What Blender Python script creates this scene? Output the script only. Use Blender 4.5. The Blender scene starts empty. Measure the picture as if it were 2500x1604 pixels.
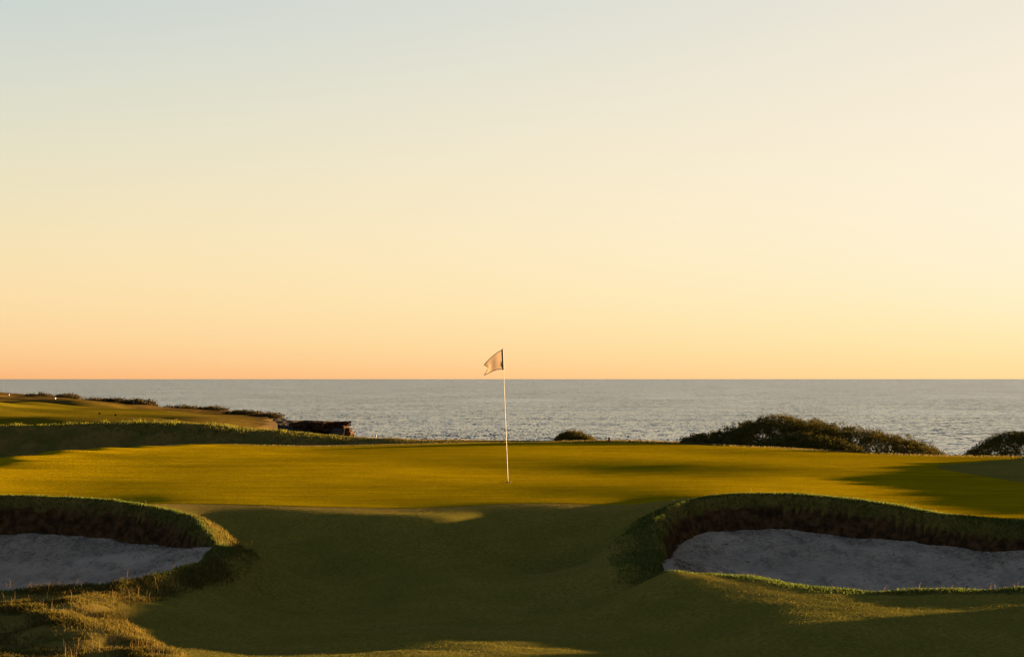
import bpy, bmesh, math, random
import numpy as np
from mathutils import Vector, Matrix

scene = bpy.context.scene
C = scene.collection
rng = np.random.default_rng(7)
random.seed(7)

# ------------------------------------------------------------------ camera
EYE = 1.66            # metres above the cup
F = 2500 * 70 / 36.0  # focal length in photograph pixels
cam = bpy.data.cameras.new('camera')
cam.lens = 70
cam.sensor_width = 36
cam.shift_y = 122 / 2500
cam.clip_start = 0.1
cam.clip_end = 200000
cam_ob = bpy.data.objects.new('camera', cam)
cam_ob.location = (0, 0, EYE)
cam_ob.rotation_euler = (math.radians(90), 0, 0)
C.objects.link(cam_ob)
scene.camera = cam_ob

# ------------------------------------------------------------------ light
SUN_AZ = 64.0         # degrees to the right of the view direction
SUN_EL = 3.2
world = bpy.data.worlds.new('World')
scene.world = world
world.use_nodes = True
nt = world.node_tree
nt.nodes.clear()
sky = nt.nodes.new('ShaderNodeTexSky')
sky.sky_type = 'NISHITA'
sky.sun_disc = False
sky.sun_elevation = math.radians(SUN_EL)
sky.sun_rotation = math.radians(SUN_AZ)
sky.air_density = 0.6
sky.dust_density = 0.6
sky.ozone_density = 3.0
sep = nt.nodes.new('ShaderNodeSeparateColor')
com = nt.nodes.new('ShaderNodeCombineColor')
nt.links.new(sky.outputs[0], sep.inputs[0])


def mth(tree, op, a, b=None):
    n = tree.nodes.new('ShaderNodeMath')
    n.operation = op
    for i, v in enumerate((a, b)):
        if v is None:
            continue
        if isinstance(v, (int, float)):
            n.inputs[i].default_value = v
        else:
            tree.links.new(v, n.inputs[i])
    return n.outputs[0]


# photographic response of the whole sky: toe and shoulder, the same everywhere
chan = []
for i, (k, m) in enumerate(((2.85, 1.0), (1.19, 0.85), (0.505, 0.88))):
    v = mth(nt, 'MULTIPLY', sep.outputs[i], k)
    v = mth(nt, 'POWER', v, 1.4)
    v = mth(nt, 'MULTIPLY', v, -1.0)
    v = mth(nt, 'EXPONENT', v)
    v = mth(nt, 'SUBTRACT', 1.0, v)
    chan.append(mth(nt, 'MULTIPLY', v, m))
# its colour balance, by how warm that part of the sky is
warm = mth(nt, 'SUBTRACT', chan[0], chan[2])
warm2 = mth(nt, 'MULTIPLY', warm, warm)
nt.links.new(chan[0], com.inputs[0])
for i, (a, b, c) in ((1, (1.20, -0.54, 0.13)), (2, (1.37, -2.55, 2.98))):
    f = mth(nt, 'ADD', mth(nt, 'ADD', mth(nt, 'MULTIPLY', warm, b), a), mth(nt, 'MULTIPLY', warm2, c))
    nt.links.new(mth(nt, 'MULTIPLY', chan[i], f), com.inputs[i])
bg = nt.nodes.new('ShaderNodeBackground')
bg.inputs[1].default_value = 0.06
nt.links.new(com.outputs[0], bg.inputs[0])
wo = nt.nodes.new('ShaderNodeOutputWorld')
nt.links.new(bg.outputs[0], wo.inputs[0])

sun = bpy.data.lights.new('sun', 'SUN')
sun.energy = 5.0
sun.angle = math.radians(0.55)
sun.color = (1.0, 0.60, 0.24)
sun_ob = bpy.data.objects.new('sun', sun)
sa, se = math.radians(SUN_AZ), math.radians(SUN_EL)
SUN_DIR = Vector((math.sin(sa) * math.cos(se), math.cos(sa) * math.cos(se), math.sin(se)))
sun_ob.rotation_euler = SUN_DIR.to_track_quat('Z', 'Y').to_euler()
sun_ob.location = (60, 50, 20)
C.objects.link(sun_ob)

vs = scene.view_settings
vs.view_transform = 'Standard'
vs.look = 'None'
vs.gamma = 1.0
vs.exposure = math.log2(1 / 0.06)
vs.use_curve_mapping = False
scene.cycles.use_denoising = True
scene.cycles.max_bounces = 6
scene.cycles.transparent_max_bounces = 8
scene.cycles.sample_clamp_indirect = 4.0


# ------------------------------------------------------------------ helpers
def tag(o, label=None, cat=None, group=None, kind=None):
    if label: o['label'] = label
    if cat: o['category'] = cat
    if group: o['group'] = group
    if kind: o['kind'] = kind
    return o


def mesh_obj(name, verts, faces, mat, parent=None, smooth=False, cols=None):
    me = bpy.data.meshes.new(name)
    verts = np.asarray(verts, dtype=np.float32)
    if isinstance(faces, np.ndarray):
        n, k = faces.shape
        me.vertices.add(len(verts))
        me.vertices.foreach_set('co', verts.ravel())
        me.loops.add(n * k)
        me.loops.foreach_set('vertex_index', faces.astype(np.int32).ravel())
        me.polygons.add(n)
        me.polygons.foreach_set('loop_start', np.arange(0, n * k, k, dtype=np.int32))
        me.polygons.foreach_set('loop_total', np.full(n, k, dtype=np.int32))
        me.update(calc_edges=True)
    else:
        me.from_pydata([tuple(map(float, v)) for v in verts], [], faces)
        me.update()
    me.validate()
    if smooth:
        me.polygons.foreach_set('use_smooth', np.ones(len(me.polygons), dtype=bool))
    if cols is not None:
        a = me.color_attributes.new('tint', 'FLOAT_COLOR', 'POINT')
        c4 = np.ones((len(verts), 4), dtype=np.float32)
        c4[:, :cols.shape[1]] = cols
        a.data.foreach_set('color', c4.ravel())
    me.materials.append(mat)
    o = bpy.data.objects.new(name, me)
    C.objects.link(o)
    if parent is not None:
        o.parent = parent
    return o


def bm_obj(name, bm, mat, parent=None, smooth=False):
    me = bpy.data.meshes.new(name)
    bm.to_mesh(me)
    bm.free()
    if smooth:
        for p in me.polygons: p.use_smooth = True
    me.materials.append(mat)
    o = bpy.data.objects.new(name, me)
    C.objects.link(o)
    if parent is not None:
        o.parent = parent
    return o


def empty(name, loc):
    o = bpy.data.objects.new(name, None)
    o.location = loc
    o.empty_display_size = 0.2
    C.objects.link(o)
    return o


def tube(bm, pts, radii, seg=8):
    rings = []
    for i, p in enumerate(pts):
        p = Vector(p)
        t = (Vector(pts[min(i + 1, len(pts) - 1)]) - Vector(pts[max(i - 1, 0)])).normalized()
        a = t.orthogonal().normalized() if i == 0 else None
        if a is None:
            a = prev - t * prev.dot(t)
            a.normalize()
        prev = a
        b = t.cross(a)
        r = radii[i] if hasattr(radii, '__len__') else radii
        rings.append([bm.verts.new(p + (a * math.cos(2 * math.pi * k / seg) + b * math.sin(2 * math.pi * k / seg)) * r) for k in range(seg)])
    for i in range(len(rings) - 1):
        for k in range(seg):
            bm.faces.new((rings[i][k], rings[i][(k + 1) % seg], rings[i + 1][(k + 1) % seg], rings[i + 1][k]))
    bm.faces.new(rings[0][::-1])
    bm.faces.new(rings[-1])


# value noise on numpy arrays
_tab = np.random.default_rng(3).random((256, 256))


def vnoise(x, y):
    xi = np.floor(x).astype(int); yi = np.floor(y).astype(int)
    fx = x - xi; fy = y - yi
    fx = fx * fx * (3 - 2 * fx); fy = fy * fy * (3 - 2 * fy)
    g = lambda a, b: _tab[a & 255, b & 255]
    return ((g(xi, yi) * (1 - fx) + g(xi + 1, yi) * fx) * (1 - fy)
            + (g(xi, yi + 1) * (1 - fx) + g(xi + 1, yi + 1) * fx) * fy) * 2 - 1


def fbm(x, y, oct=4, seed=0.0):
    s = 0; a = 1.0; f = 1.0; t = 0
    for k in range(oct):
        s = s + a * vnoise(x * f + seed + 17.3 * k, y * f + seed * 1.7 - 9.1 * k)
        t += a; a *= 0.5; f *= 2.03
    return s / t


def sstep(a, b, x):
    t = np.clip((x - a) / (b - a), 0, 1)
    return t * t * (3 - 2 * t)


# ------------------------------------------------------------------ materials
def new_mat(name):
    m = bpy.data.materials.new(name)
    m.use_nodes = True
    m.node_tree.nodes.clear()
    out = m.node_tree.nodes.new('ShaderNodeOutputMaterial')
    return m, m.node_tree, out


def node(t, kind, **kw):
    n = t.nodes.new(kind)
    for k, v in kw.items():
        if k in n.inputs:
            n.inputs[k].default_value = v
        else:
            setattr(n, k, v)
    return n


def noise_node(t, coord, scale, detail=3, rough=0.55, dist=0.0):
    n = node(t, 'ShaderNodeTexNoise')
    n.inputs['Scale'].default_value = scale
    n.inputs['Detail'].default_value = detail
    n.inputs['Roughness'].default_value = rough
    n.inputs['Distortion'].default_value = dist
    t.links.new(coord, n.inputs['Vector'])
    return n


def mixc(t, fac, a, b, blend='MIX'):
    n = node(t, 'ShaderNodeMix')
    n.data_type = 'RGBA'
    n.blend_type = blend
    for sock, v in ((n.inputs[0], fac), (n.inputs[6], a), (n.inputs[7], b)):
        if isinstance(v, (int, float)):
            sock.default_value = v
        elif isinstance(v, tuple):
            sock.default_value = v + (1,) if len(v) == 3 else v
        else:
            t.links.new(v, sock)
    return n.outputs[2]


def ramp(t, fac, lo, hi):
    n = node(t, 'ShaderNodeMapRange')
    n.interpolation_type = 'SMOOTHSTEP'
    n.inputs[1].default_value = lo
    n.inputs[2].default_value = hi
    t.links.new(fac, n.inputs[0])
    return n.outputs[0]


def facet_normal(t, coord, scale, amount):
    """tilt the surface normal at random, as standing blades or wavelets do"""
    geo = node(t, 'ShaderNodeNewGeometry')
    nz = noise_node(t, coord, scale, 1, 0.5)
    sub = node(t, 'ShaderNodeVectorMath', operation='SUBTRACT')
    t.links.new(nz.outputs['Color'], sub.inputs[0])
    sub.inputs[1].default_value = (0.5, 0.5, 0.5)
    sc = node(t, 'ShaderNodeVectorMath', operation='MULTIPLY')
    t.links.new(sub.outputs[0], sc.inputs[0])
    sc.inputs[1].default_value = (amount, amount, 0.0)
    ad = node(t, 'ShaderNodeVectorMath', operation='ADD')
    t.links.new(geo.outputs['Normal'], ad.inputs[0])
    t.links.new(sc.outputs[0], ad.inputs[1])
    no = node(t, 'ShaderNodeVectorMath', operation='NORMALIZE')
    t.links.new(ad.outputs[0], no.inputs[0])
    return no.outputs[0]


def turf_material(name, col_a, col_b, col_dry, facet=0.5, zones=False, dry_amt=0.5):
    m, t, out = new_mat(name)
    tc = node(t, 'ShaderNodeTexCoord').outputs['Object']
    n1 = noise_node(t, tc, 1.3, 4, 0.6)
    n2 = noise_node(t, tc, 26.0, 3, 0.6)
    n3 = noise_node(t, tc, 0.35, 3, 0.55, 0.6)
    c = mixc(t, ramp(t, n1.outputs['Fac'], 0.35, 0.68), col_a, col_b)
    c = mixc(t, mth(t, 'MULTIPLY', ramp(t, n3.outputs['Fac'], 0.52, 0.72), dry_amt), c, col_dry)
    g = node(t, 'ShaderNodeMapRange')
    g.inputs[1].default_value = 0.25; g.inputs[2].default_value = 0.75
    g.inputs[3].default_value = 0.62; g.inputs[4].default_value = 1.38
    t.links.new(n2.outputs['Fac'], g.inputs[0])
    vm = node(t, 'ShaderNodeVectorMath', operation='SCALE')
    t.links.new(c, vm.inputs[0]); t.links.new(g.outputs[0], vm.inputs['Scale'])
    c = vm.outputs[0]
    if zones:
        at = node(t, 'ShaderNodeAttribute', attribute_name='tint')
        sp = node(t, 'ShaderNodeSeparateColor')
        t.links.new(at.outputs['Color'], sp.inputs[0])
        rc = mixc(t, ramp(t, n1.outputs['Fac'], 0.38, 0.62), (0.055, 0.052, 0.014), (0.090, 0.068, 0.020))
        c = mixc(t, mth(t, 'MULTIPLY', sp.outputs[2], 0.6), c, (0.130, 0.092, 0.022))   # dry collar round the green
        c = mixc(t, sp.outputs[0], c, rc)                       # rough
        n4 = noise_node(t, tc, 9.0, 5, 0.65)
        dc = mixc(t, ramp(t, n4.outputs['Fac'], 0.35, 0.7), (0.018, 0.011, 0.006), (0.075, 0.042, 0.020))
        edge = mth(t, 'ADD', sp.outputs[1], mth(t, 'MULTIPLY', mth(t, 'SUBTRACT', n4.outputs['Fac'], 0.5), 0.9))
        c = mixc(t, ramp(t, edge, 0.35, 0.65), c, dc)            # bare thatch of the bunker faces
    d = node(t, 'ShaderNodeBsdfDiffuse')
    d.inputs['Roughness'].default_value = 0.7
    t.links.new(c, d.inputs['Color'])
    t.links.new(facet_normal(t, tc, 240.0, facet), d.inputs['Normal'])
    t.links.new(d.outputs[0], out.inputs[0])
    return m


MAT_GROUND = turf_material('ground_turf', (0.078, 0.072, 0.014), (0.096, 0.082, 0.016), (0.112, 0.084, 0.024), 0.7, True)


def green_material():
    m, t, out = new_mat('putting_green_turf')
    tc = node(t, 'ShaderNodeTexCoord').outputs['Object']
    n1 = noise_node(t, tc, 0.9, 5, 0.62)
    n2 = noise_node(t, tc, 60.0, 2, 0.6)
    mp = node(t, 'ShaderNodeMapping')
    mp.inputs['Scale'].default_value = (0.22, 2.6, 1.0)
    mp.inputs['Rotation'].default_value = (0, 0, math.radians(8))
    t.links.new(tc, mp.inputs[0])
    n3 = noise_node(t, mp.outputs[0], 1.4, 4, 0.6, 0.4)
    c = mixc(t, ramp(t, n1.outputs['Fac'], 0.35, 0.66), (0.205, 0.156, 0.0018), (0.255, 0.190, 0.0022))
    c = mixc(t, ramp(t, n3.outputs['Fac'], 0.42, 0.66), c, (0.180, 0.128, 0.0018))
    g = node(t, 'ShaderNodeMapRange')
    g.inputs[1].default_value = 0.25; g.inputs[2].default_value = 0.75
    g.inputs[3].default_value = 0.72; g.inputs[4].default_value = 1.28
    t.links.new(n2.outputs['Fac'], g.inputs[0])
    vm = node(t, 'ShaderNodeVectorMath', operation='SCALE')
    t.links.new(c, vm.inputs[0]); t.links.new(g.outputs[0], vm.inputs['Scale'])
    d = node(t, 'ShaderNodeBsdfDiffuse')
    d.inputs['Roughness'].default_value = 0.7
    t.links.new(vm.outputs[0], d.inputs['Color'])
    t.links.new(facet_normal(t, tc, 300.0, 7.5), d.inputs['Normal'])
    t.links.new(d.outputs[0], out.inputs[0])
    return m


MAT_GREEN = green_material()


def blade_material(name, trans=0.45):
    m, t, out = new_mat(name)
    at = node(t, 'ShaderNodeAttribute', attribute_name='tint')
    d = node(t, 'ShaderNodeBsdfDiffuse')
    tr = node(t, 'ShaderNodeBsdfTranslucent')
    t.links.new(at.outputs['Color'], d.inputs['Color'])
    t.links.new(at.outputs['Color'], tr.inputs['Color'])
    mx = node(t, 'ShaderNodeMixShader')
    mx.inputs[0].default_value = trans
    t.links.new(d.outputs[0], mx.inputs[1])
    t.links.new(tr.outputs[0], mx.inputs[2])
    t.links.new(mx.outputs[0], out.inputs[0])
    return m


MAT_BLADE = blade_material('grass_blades', 0.45)
MAT_LEAF = blade_material('shrub_leaves', 0.14)


def sand_material():
    m, t, out = new_mat('bunker_sand')
    tc = node(t, 'ShaderNodeTexCoord').outputs['Object']
    n1 = noise_node(t, tc, 0.8, 4, 0.6, 0.5)
    mp = node(t, 'ShaderNodeMapping')
    mp.inputs['Scale'].default_value = (1.0, 0.28, 1.0)
    mp.inputs['Rotation'].default_value = (0, 0, math.radians(-32))
    t.links.new(tc, mp.inputs[0])
    n2 = noise_node(t, mp.outputs[0], 7.0, 5, 0.6)
    n3 = noise_node(t, tc, 9.0, 4, 0.7)
    n4 = noise_node(t, tc, 140.0, 2, 0.6)
    c = mixc(t, ramp(t, n1.outputs['Fac'], 0.35, 0.65), (0.178, 0.150, 0.126), (0.240, 0.202, 0.168))
    c = mixc(t, mth(t, 'MULTIPLY', ramp(t, n2.outputs['Fac'], 0.48, 0.68), 0.55), c, (0.085, 0.076, 0.068))
    c = mixc(t, mth(t, 'MULTIPLY', ramp(t, n3.outputs['Fac'], 0.62, 0.69), 0.75), c, (0.045, 0.036, 0.028))
    wv = node(t, 'ShaderNodeTexWave')
    wv.inputs['Scale'].default_value = 2.6
    wv.inputs['Distortion'].default_value = 7.0
    wv.inputs['Detail'].default_value = 4.0
    wv.inputs['Detail Scale'].default_value = 1.6
    mw = node(t, 'ShaderNodeMapping')
    mw.inputs['Rotation'].default_value = (0, 0, math.radians(58))
    t.links.new(tc, mw.inputs[0])
    t.links.new(mw.outputs[0], wv.inputs['Vector'])
    c = mixc(t, mth(t, 'MULTIPLY', wv.outputs['Fac'], 0.16), c, (0.075, 0.066, 0.060))
    n5 = noise_node(t, tc, 38.0, 3, 0.7)
    c = mixc(t, mth(t, 'MULTIPLY', ramp(t, n5.outputs['Fac'], 0.66, 0.72), 0.55), c, (0.03, 0.026, 0.022))
    h = mth(t, 'ADD', mth(t, 'MULTIPLY', n2.outputs['Fac'], 0.060), mth(t, 'MULTIPLY', n4.outputs['Fac'], 0.004))
    h = mth(t, 'ADD', h, mth(t, 'MULTIPLY', n3.outputs['Fac'], 0.012))
    b = node(t, 'ShaderNodeBump')
    b.inputs['Strength'].default_value = 1.0
    b.inputs['Distance'].default_value = 1.0
    t.links.new(h, b.inputs['Height'])
    d = node(t, 'ShaderNodeBsdfDiffuse')
    d.inputs['Roughness'].default_value = 0.9
    t.links.new(c, d.inputs['Color'])
    t.links.new(b.outputs[0], d.inputs['Normal'])
    t.links.new(d.outputs[0], out.inputs[0])
    return m


MAT_SAND = sand_material()


def sea_material():
    m, t, out = new_mat('sea_water')
    tc = node(t, 'ShaderNodeTexCoord').outputs['Object']
    geo = node(t, 'ShaderNodeNewGeometry')
    wmp = node(t, 'ShaderNodeMapping')
    wmp.inputs['Scale'].default_value = (1.0, 0.35, 1.0)
    t.links.new(tc, wmp.inputs[0])
    wind = noise_node(t, wmp.outputs[0], 0.006, 5, 0.62, 0.8)
    total = None
    # (waves per metre, slope amount, stretch along the crest)
    for scale, amt, rot, sx, sy in ((0.02, 0.6, 8, 0.35, 1.0), (0.16, 1.3, -6, 0.8, 0.30), (1.1, 2.7, 5, 1.0, 0.10)):
        mp = node(t, 'ShaderNodeMapping')
        mp.inputs['Scale'].default_value = (sx, sy, 1.0)
        mp.inputs['Rotation'].default_value = (0, 0, math.radians(rot))
        t.links.new(tc, mp.inputs[0])
        nz = noise_node(t, mp.outputs[0], scale, 3, 0.6)
        sub = node(t, 'ShaderNodeVectorMath', operation='SUBTRACT')
        t.links.new(nz.outputs['Color'], sub.inputs[0])
        sub.inputs[1].default_value = (0.5, 0.5, 0.5)
        sc = node(t, 'ShaderNodeVectorMath', operation='MULTIPLY')
        t.links.new(sub.outputs[0], sc.inputs[0])
        sc.inputs[1].default_value = (amt, amt, 0)
        if total is None:
            total = sc.outputs[0]
        else:
            ad = node(t, 'ShaderNodeVectorMath', operation='ADD')
            t.links.new(total, ad.inputs[0]); t.links.new(sc.outputs[0], ad.inputs[1])
            total = ad.outputs[0]
    gain = node(t, 'ShaderNodeMapRange')
    gain.inputs[1].default_value = 0.35; gain.inputs[2].default_value = 0.65
    gain.inputs[3].default_value = 0.45; gain.inputs[4].default_value = 1.65
    t.links.new(wind.outputs['Fac'], gain.inputs[0])
    vm = node(t, 'ShaderNodeVectorMath', operation='SCALE')
    t.links.new(total, vm.inputs[0]); t.links.new(gain.outputs[0], vm.inputs['Scale'])
    ad = node(t, 'ShaderNodeVectorMath', operation='ADD')
    t.links.new(geo.outputs['Normal'], ad.inputs[0]); t.links.new(vm.outputs[0], ad.inputs[1])
    no = node(t, 'ShaderNodeVectorMath', operation='NORMALIZE')
    t.links.new(ad.outputs[0], no.inputs[0])
    p = node(t, 'ShaderNodeBsdfPrincipled')
    p.inputs['Base Color'].default_value = (0.012, 0.018, 0.022, 1)
    p.inputs['Roughness'].default_value = 0.20
    p.inputs['IOR'].default_value = 1.333
    t.links.new(no.outputs[0], p.inputs['Normal'])
    t.links.new(p.outputs[0], out.inputs[0])
    return m


MAT_SEA = sea_material()


def plain_material(name, col, rough=0.5, metallic=0.0, var=0.15, scale=30.0, spec=0.4):
    m, t, out = new_mat(name)
    tc = node(t, 'ShaderNodeTexCoord').outputs['Object']
    n = noise_node(t, tc, scale, 4, 0.6)
    dark = tuple(c * (1 - var) for c in col)
    c = mixc(t, ramp(t, n.outputs['Fac'], 0.3, 0.7), dark, tuple(col))
    p = node(t, 'ShaderNodeBsdfPrincipled')
    t.links.new(c, p.inputs['Base Color'])
    p.inputs['Roughness'].default_value = rough
    p.inputs['Metallic'].default_value = metallic
    p.inputs['Specular IOR Level'].default_value = spec
    t.links.new(p.outputs[0], out.inputs[0])
    return m


def cloth_material():
    m, t, out = new_mat('flag_cloth')
    tc = node(t, 'ShaderNodeTexCoord').outputs['Object']
    n = noise_node(t, tc, 90.0, 3, 0.6)
    c = mixc(t, n.outputs['Fac'], (0.20, 0.155, 0.120), (0.245, 0.195, 0.152))
    d = node(t, 'ShaderNodeBsdfDiffuse'); tr = node(t, 'ShaderNodeBsdfTranslucent')
    t.links.new(c, d.inputs[0]); t.links.new(c, tr.inputs[0])
    mx = node(t, 'ShaderNodeMixShader'); mx.inputs[0].default_value = 0.24
    t.links.new(d.outputs[0], mx.inputs[1]); t.links.new(tr.outputs[0], mx.inputs[2])
    t.links.new(mx.outputs[0], out.inputs[0])
    return m


def rock_material(name, dark, light, scale=0.9):
    m, t, out = new_mat(name)
    tc = node(t, 'ShaderNodeTexCoord').outputs['Object']
    mp = node(t, 'ShaderNodeMapping')
    mp.inputs['Scale'].default_value = (1, 1, 4.5)
    t.links.new(tc, mp.inputs[0])
    n1 = noise_node(t, mp.outputs[0], scale, 6, 0.65)
    n2 = noise_node(t, tc, 6.0, 5, 0.7)
    c = mixc(t, ramp(t, n1.outputs['Fac'], 0.35, 0.66), dark, light)
    c = mixc(t, mth(t, 'MULTIPLY', ramp(t, n2.outputs['Fac'], 0.5, 0.7), 0.6), c, tuple(x * 0.35 for x in dark))
    h = mth(t, 'ADD', mth(t, 'MULTIPLY', n1.outputs['Fac'], 0.25), mth(t, 'MULTIPLY', n2.outputs['Fac'], 0.10))
    b = node(t, 'ShaderNodeBump')
    b.inputs['Distance'].default_value = 1.0
    t.links.new(h, b.inputs['Height'])
    d = node(t, 'ShaderNodeBsdfDiffuse')
    t.links.new(c, d.inputs['Color']); t.links.new(b.outputs[0], d.inputs['Normal'])
    t.links.new(d.outputs[0], out.inputs[0])
    return m


MAT_WHITE = plain_material('white_paint', (0.40, 0.39, 0.38), 0.35, 0, 0.08, 40)
MAT_POLE = plain_material('weathered_white_pole', (0.085, 0.085, 0.088), 0.55, 0, 0.3, 12)
MAT_SLEEVE = plain_material('dark_sleeve', (0.035, 0.024, 0.020), 0.7, 0, 0.3, 60)
MAT_TRIM = plain_material('brown_trim', (0.055, 0.032, 0.014), 0.8, 0, 0.3, 80)
MAT_MARK = plain_material('black_print', (0.02, 0.015, 0.012), 0.8, 0, 0.2, 80)
MAT_SOIL = plain_material('cup_soil', (0.045, 0.032, 0.018), 0.95, 0, 0.4, 90)
MAT_LINER = plain_material('cup_liner', (0.30, 0.30, 0.28), 0.5, 0, 0.2, 60)
MAT_RED = plain_material('red_stake_paint', (0.20, 0.03, 0.02), 0.6, 0, 0.3, 40)
MAT_DARK = plain_material('dark_marker_paint', (0.005, 0.0045, 0.0045), 1.0, 0, 0.3, 40, 0.0)
MAT_BARK = plain_material('shrub_bark', (0.075, 0.055, 0.040), 0.9, 0, 0.5, 25)
MAT_DRYTWIG = plain_material('dry_twig', (0.16, 0.12, 0.085), 0.9, 0, 0.4, 25)
MAT_CLOTH = cloth_material()
MAT_ROCK_TOP = rock_material('weathered_rock', (0.022, 0.020, 0.018), (0.050, 0.045, 0.040))
MAT_ROCK_FACE = rock_material('broken_rock', (0.016, 0.011, 0.008), (0.050, 0.030, 0.020), 1.6)


# ------------------------------------------------------------------ terrain shape
def px(X, Y, d=None, z=None):
    """a sight line of the photograph to a place on the ground: give its distance or its height"""
    if d is None:
        d = F * (EYE - z) / (Y - 924.0)
    return ((X - 1250) * d / F, d, EYE - (Y - 924.0) * d / F)


def pz(X, d, z):
    return ((X - 1250) * d / F, d, z)


CP = []
# front of the green
for X, Y, z in ((-300, 1228, -.08), (100, 1232, -.09), (300, 1233, -.1), (500, 1234, -.09), (750, 1240, -.10), (958, 1250, -.11), (1083, 1251, -.105), (1250, 1243, -.08), (1416, 1232, -.045), (1560, 1222, -.02)):
    CP.append(px(X, Y, z=z))
# green interior
for X, Y, z in ((1240, 1178, 0), (1000, 1180, 0), (700, 1180, -.01), (400, 1180, -.02), (0, 1180, -.03), (-300, 1170, 0),
                (1500, 1185, .03), (1800, 1192, .03), (1950, 1200, -.02), (700, 1215, -.06), (400, 1215, -.06), (1000, 1215, -.055), (1300, 1215, -.04),
                (900, 1152, -.01), (1200, 1150, -.045), (1450, 1154, -.04), (900, 1116, .06), (1200, 1112, .085), (1450, 1115, .075),
                (600, 1140, .02), (300, 1140, .0), (0, 1145, 0), (500, 1110, .05), (200, 1118, .03),
                (1700, 1136, .06), (1900, 1146, .055), (2080, 1148, .04), (1700, 1164, -.01), (1900, 1172, -.005), (1600, 1126, .06),
                (1700, 1112, .02), (1900, 1116, .02), (2100, 1122, .02), (2100, 1175, -.06), (2200, 1190, -.08), (2300, 1215, -.11), (2400, 1245, -.16), (2180, 1228, -.10), (2000, 1218, -.06)):
    CP.append(px(X, Y, z=z))
# back edge of the green
BACK = ((-250, 1145, .03), (0, 1118, .03), (100, 1108, .03), (200, 1100, .03), (310, 1093, .03), (420, 1088, .03), (540, 1086, .02), (760, 1090, 0), (950, 1086, .03), (1100, 1082, .05), (1250, 1080, .06), (1500, 1080, .06), (1700, 1085, .05), (1900, 1094, .03), (2100, 1106, 0), (2300, 1114, 0), (2500, 1116, .02))
for X, Y, z in BACK:
    p = px(X, Y, z=z)
    CP.append(p)
    dd = p[1]
    CP.append(pz(X, dd - 1.0, z + .01))
    CP.append(pz(X, dd - 3.0, z + .01))
    if X < 1300:
        CP.append(pz(X, dd - 5.5, z + .01))
    if X < 650:
        CP.append(pz(X, dd + 2.6, -.70))
    elif X < 1000:
        CP.append(pz(X, dd + 3.0, -.45))
    else:
        CP.append(pz(X, dd + 3.2, -.22))
# ridge of rough behind the green
for X, Y, d in ((-250, 1046, 55.5), (0, 1042, 55.5), (169, 1037, 55.5), (300, 1036, 55.5), (450, 1036, 55.5), (562, 1044, 55.5), (693, 1053, 55.5), (787, 1063, 55.5), (862, 1068, 55.5), (950, 1071, 55.5), (1100, 1075, 56), (1300, 1077, 56)):
    p = px(X, Y, d=d)
    CP.append(p)
    CP.append((p[0] * (1 + .9 / d), d + .9, p[2] - .05))
    CP.append((p[0], d + 2.2, p[2] - .4))
    CP.append((p[0], d + 4, p[2] - .9))
    CP.append((p[0], d + 10, p[2] - 2.2))
for X, z in ((-250, -.35), (0, -.35), (169, -.35), (300, -.35), (450, -.38), (562, -.42), (700, -.5), (800, -.55), (900, -.5), (1000, -.4)):
    CP.append(pz(X, 54.3, z - .05))
    CP.append(pz(X, 52.6, z - .3))
for X, Y, d in ((1500, 1079, 54), (1650, 1082, 53), (1800, 1088, 51)):
    CP.append(px(X, Y, d=d))
for X, d, z in ((1500, 60, -.9), (1700, 58, -.9), (2000, 52, -.65), (2300, 50, -.7), (2500, 50, -.6), (2000, 60, -1.6), (2500, 60, -1.6), (2900, 55, -.5), (1500, 70, -2.5), (2000, 70, -3), (2700, 70, -2.5)):
    CP.append(pz(X, d, z))
# apron and fairway
for X, Y, d in ((1000, 1400, 23.2), (1000, 1450, 22.0), (1000, 1500, 20.5), (1000, 1550, 18.5), (1000, 1604, 16.75),
                (700, 1400, 23.6), (700, 1500, 20.5), (700, 1604, 17.2),
                (1300, 1400, 23.7), (1300, 1500, 20.5), (1300, 1604, 16.75),
                (1450, 1245, 26.5), (1450, 1300, 25.5), (1450, 1385, 23.8), (1600, 1450, 21.0), (1600, 1530, 18.8),
                (1850, 1465, 19.5), (2000, 1480, 19.2), (2300, 1482, 19.2), (2500, 1482, 19.2), (2000, 1530, 18.1), (2400, 1530, 18.2), (2000, 1604, 17.0), (2400, 1604, 17.0),
                (550, 1560, 18.4), (620, 1450, 21.8)):
    CP.append(px(X, Y, d=d))
for X, prof in ((560, ((27.1, -.11), (26.6, -.17), (26.0, -.25), (25.3, -.33))),
                (700, ((26.7, -0.101), (26.1, -0.161), (25.5, -.29), (24.9, -.40))),
                (850, ((26.3, -0.106), (25.5, -0.142), (25.0, -.29), (24.3, -.42))),
                (980, ((26.1, -0.106), (25.25, -0.135), (24.7, -.29), (24.1, -.44))),
                (1100, ((26.2, -0.101), (25.35, -0.137), (24.8, -.29), (24.3, -.43))),
                (1250, ((26.5, -.10), (26.0, -.17), (25.4, -.30), (24.7, -.44))),
                (1400, ((26.4, -.085), (25.9, -.19), (25.3, -.33)))):
    for d, z in prof:
        CP.append(pz(X, d, z))
for x in (-8, -4, 0, 4, 8, 14):
    CP.append((x, 10, -.75)); CP.append((x, 3, -.75))
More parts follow.
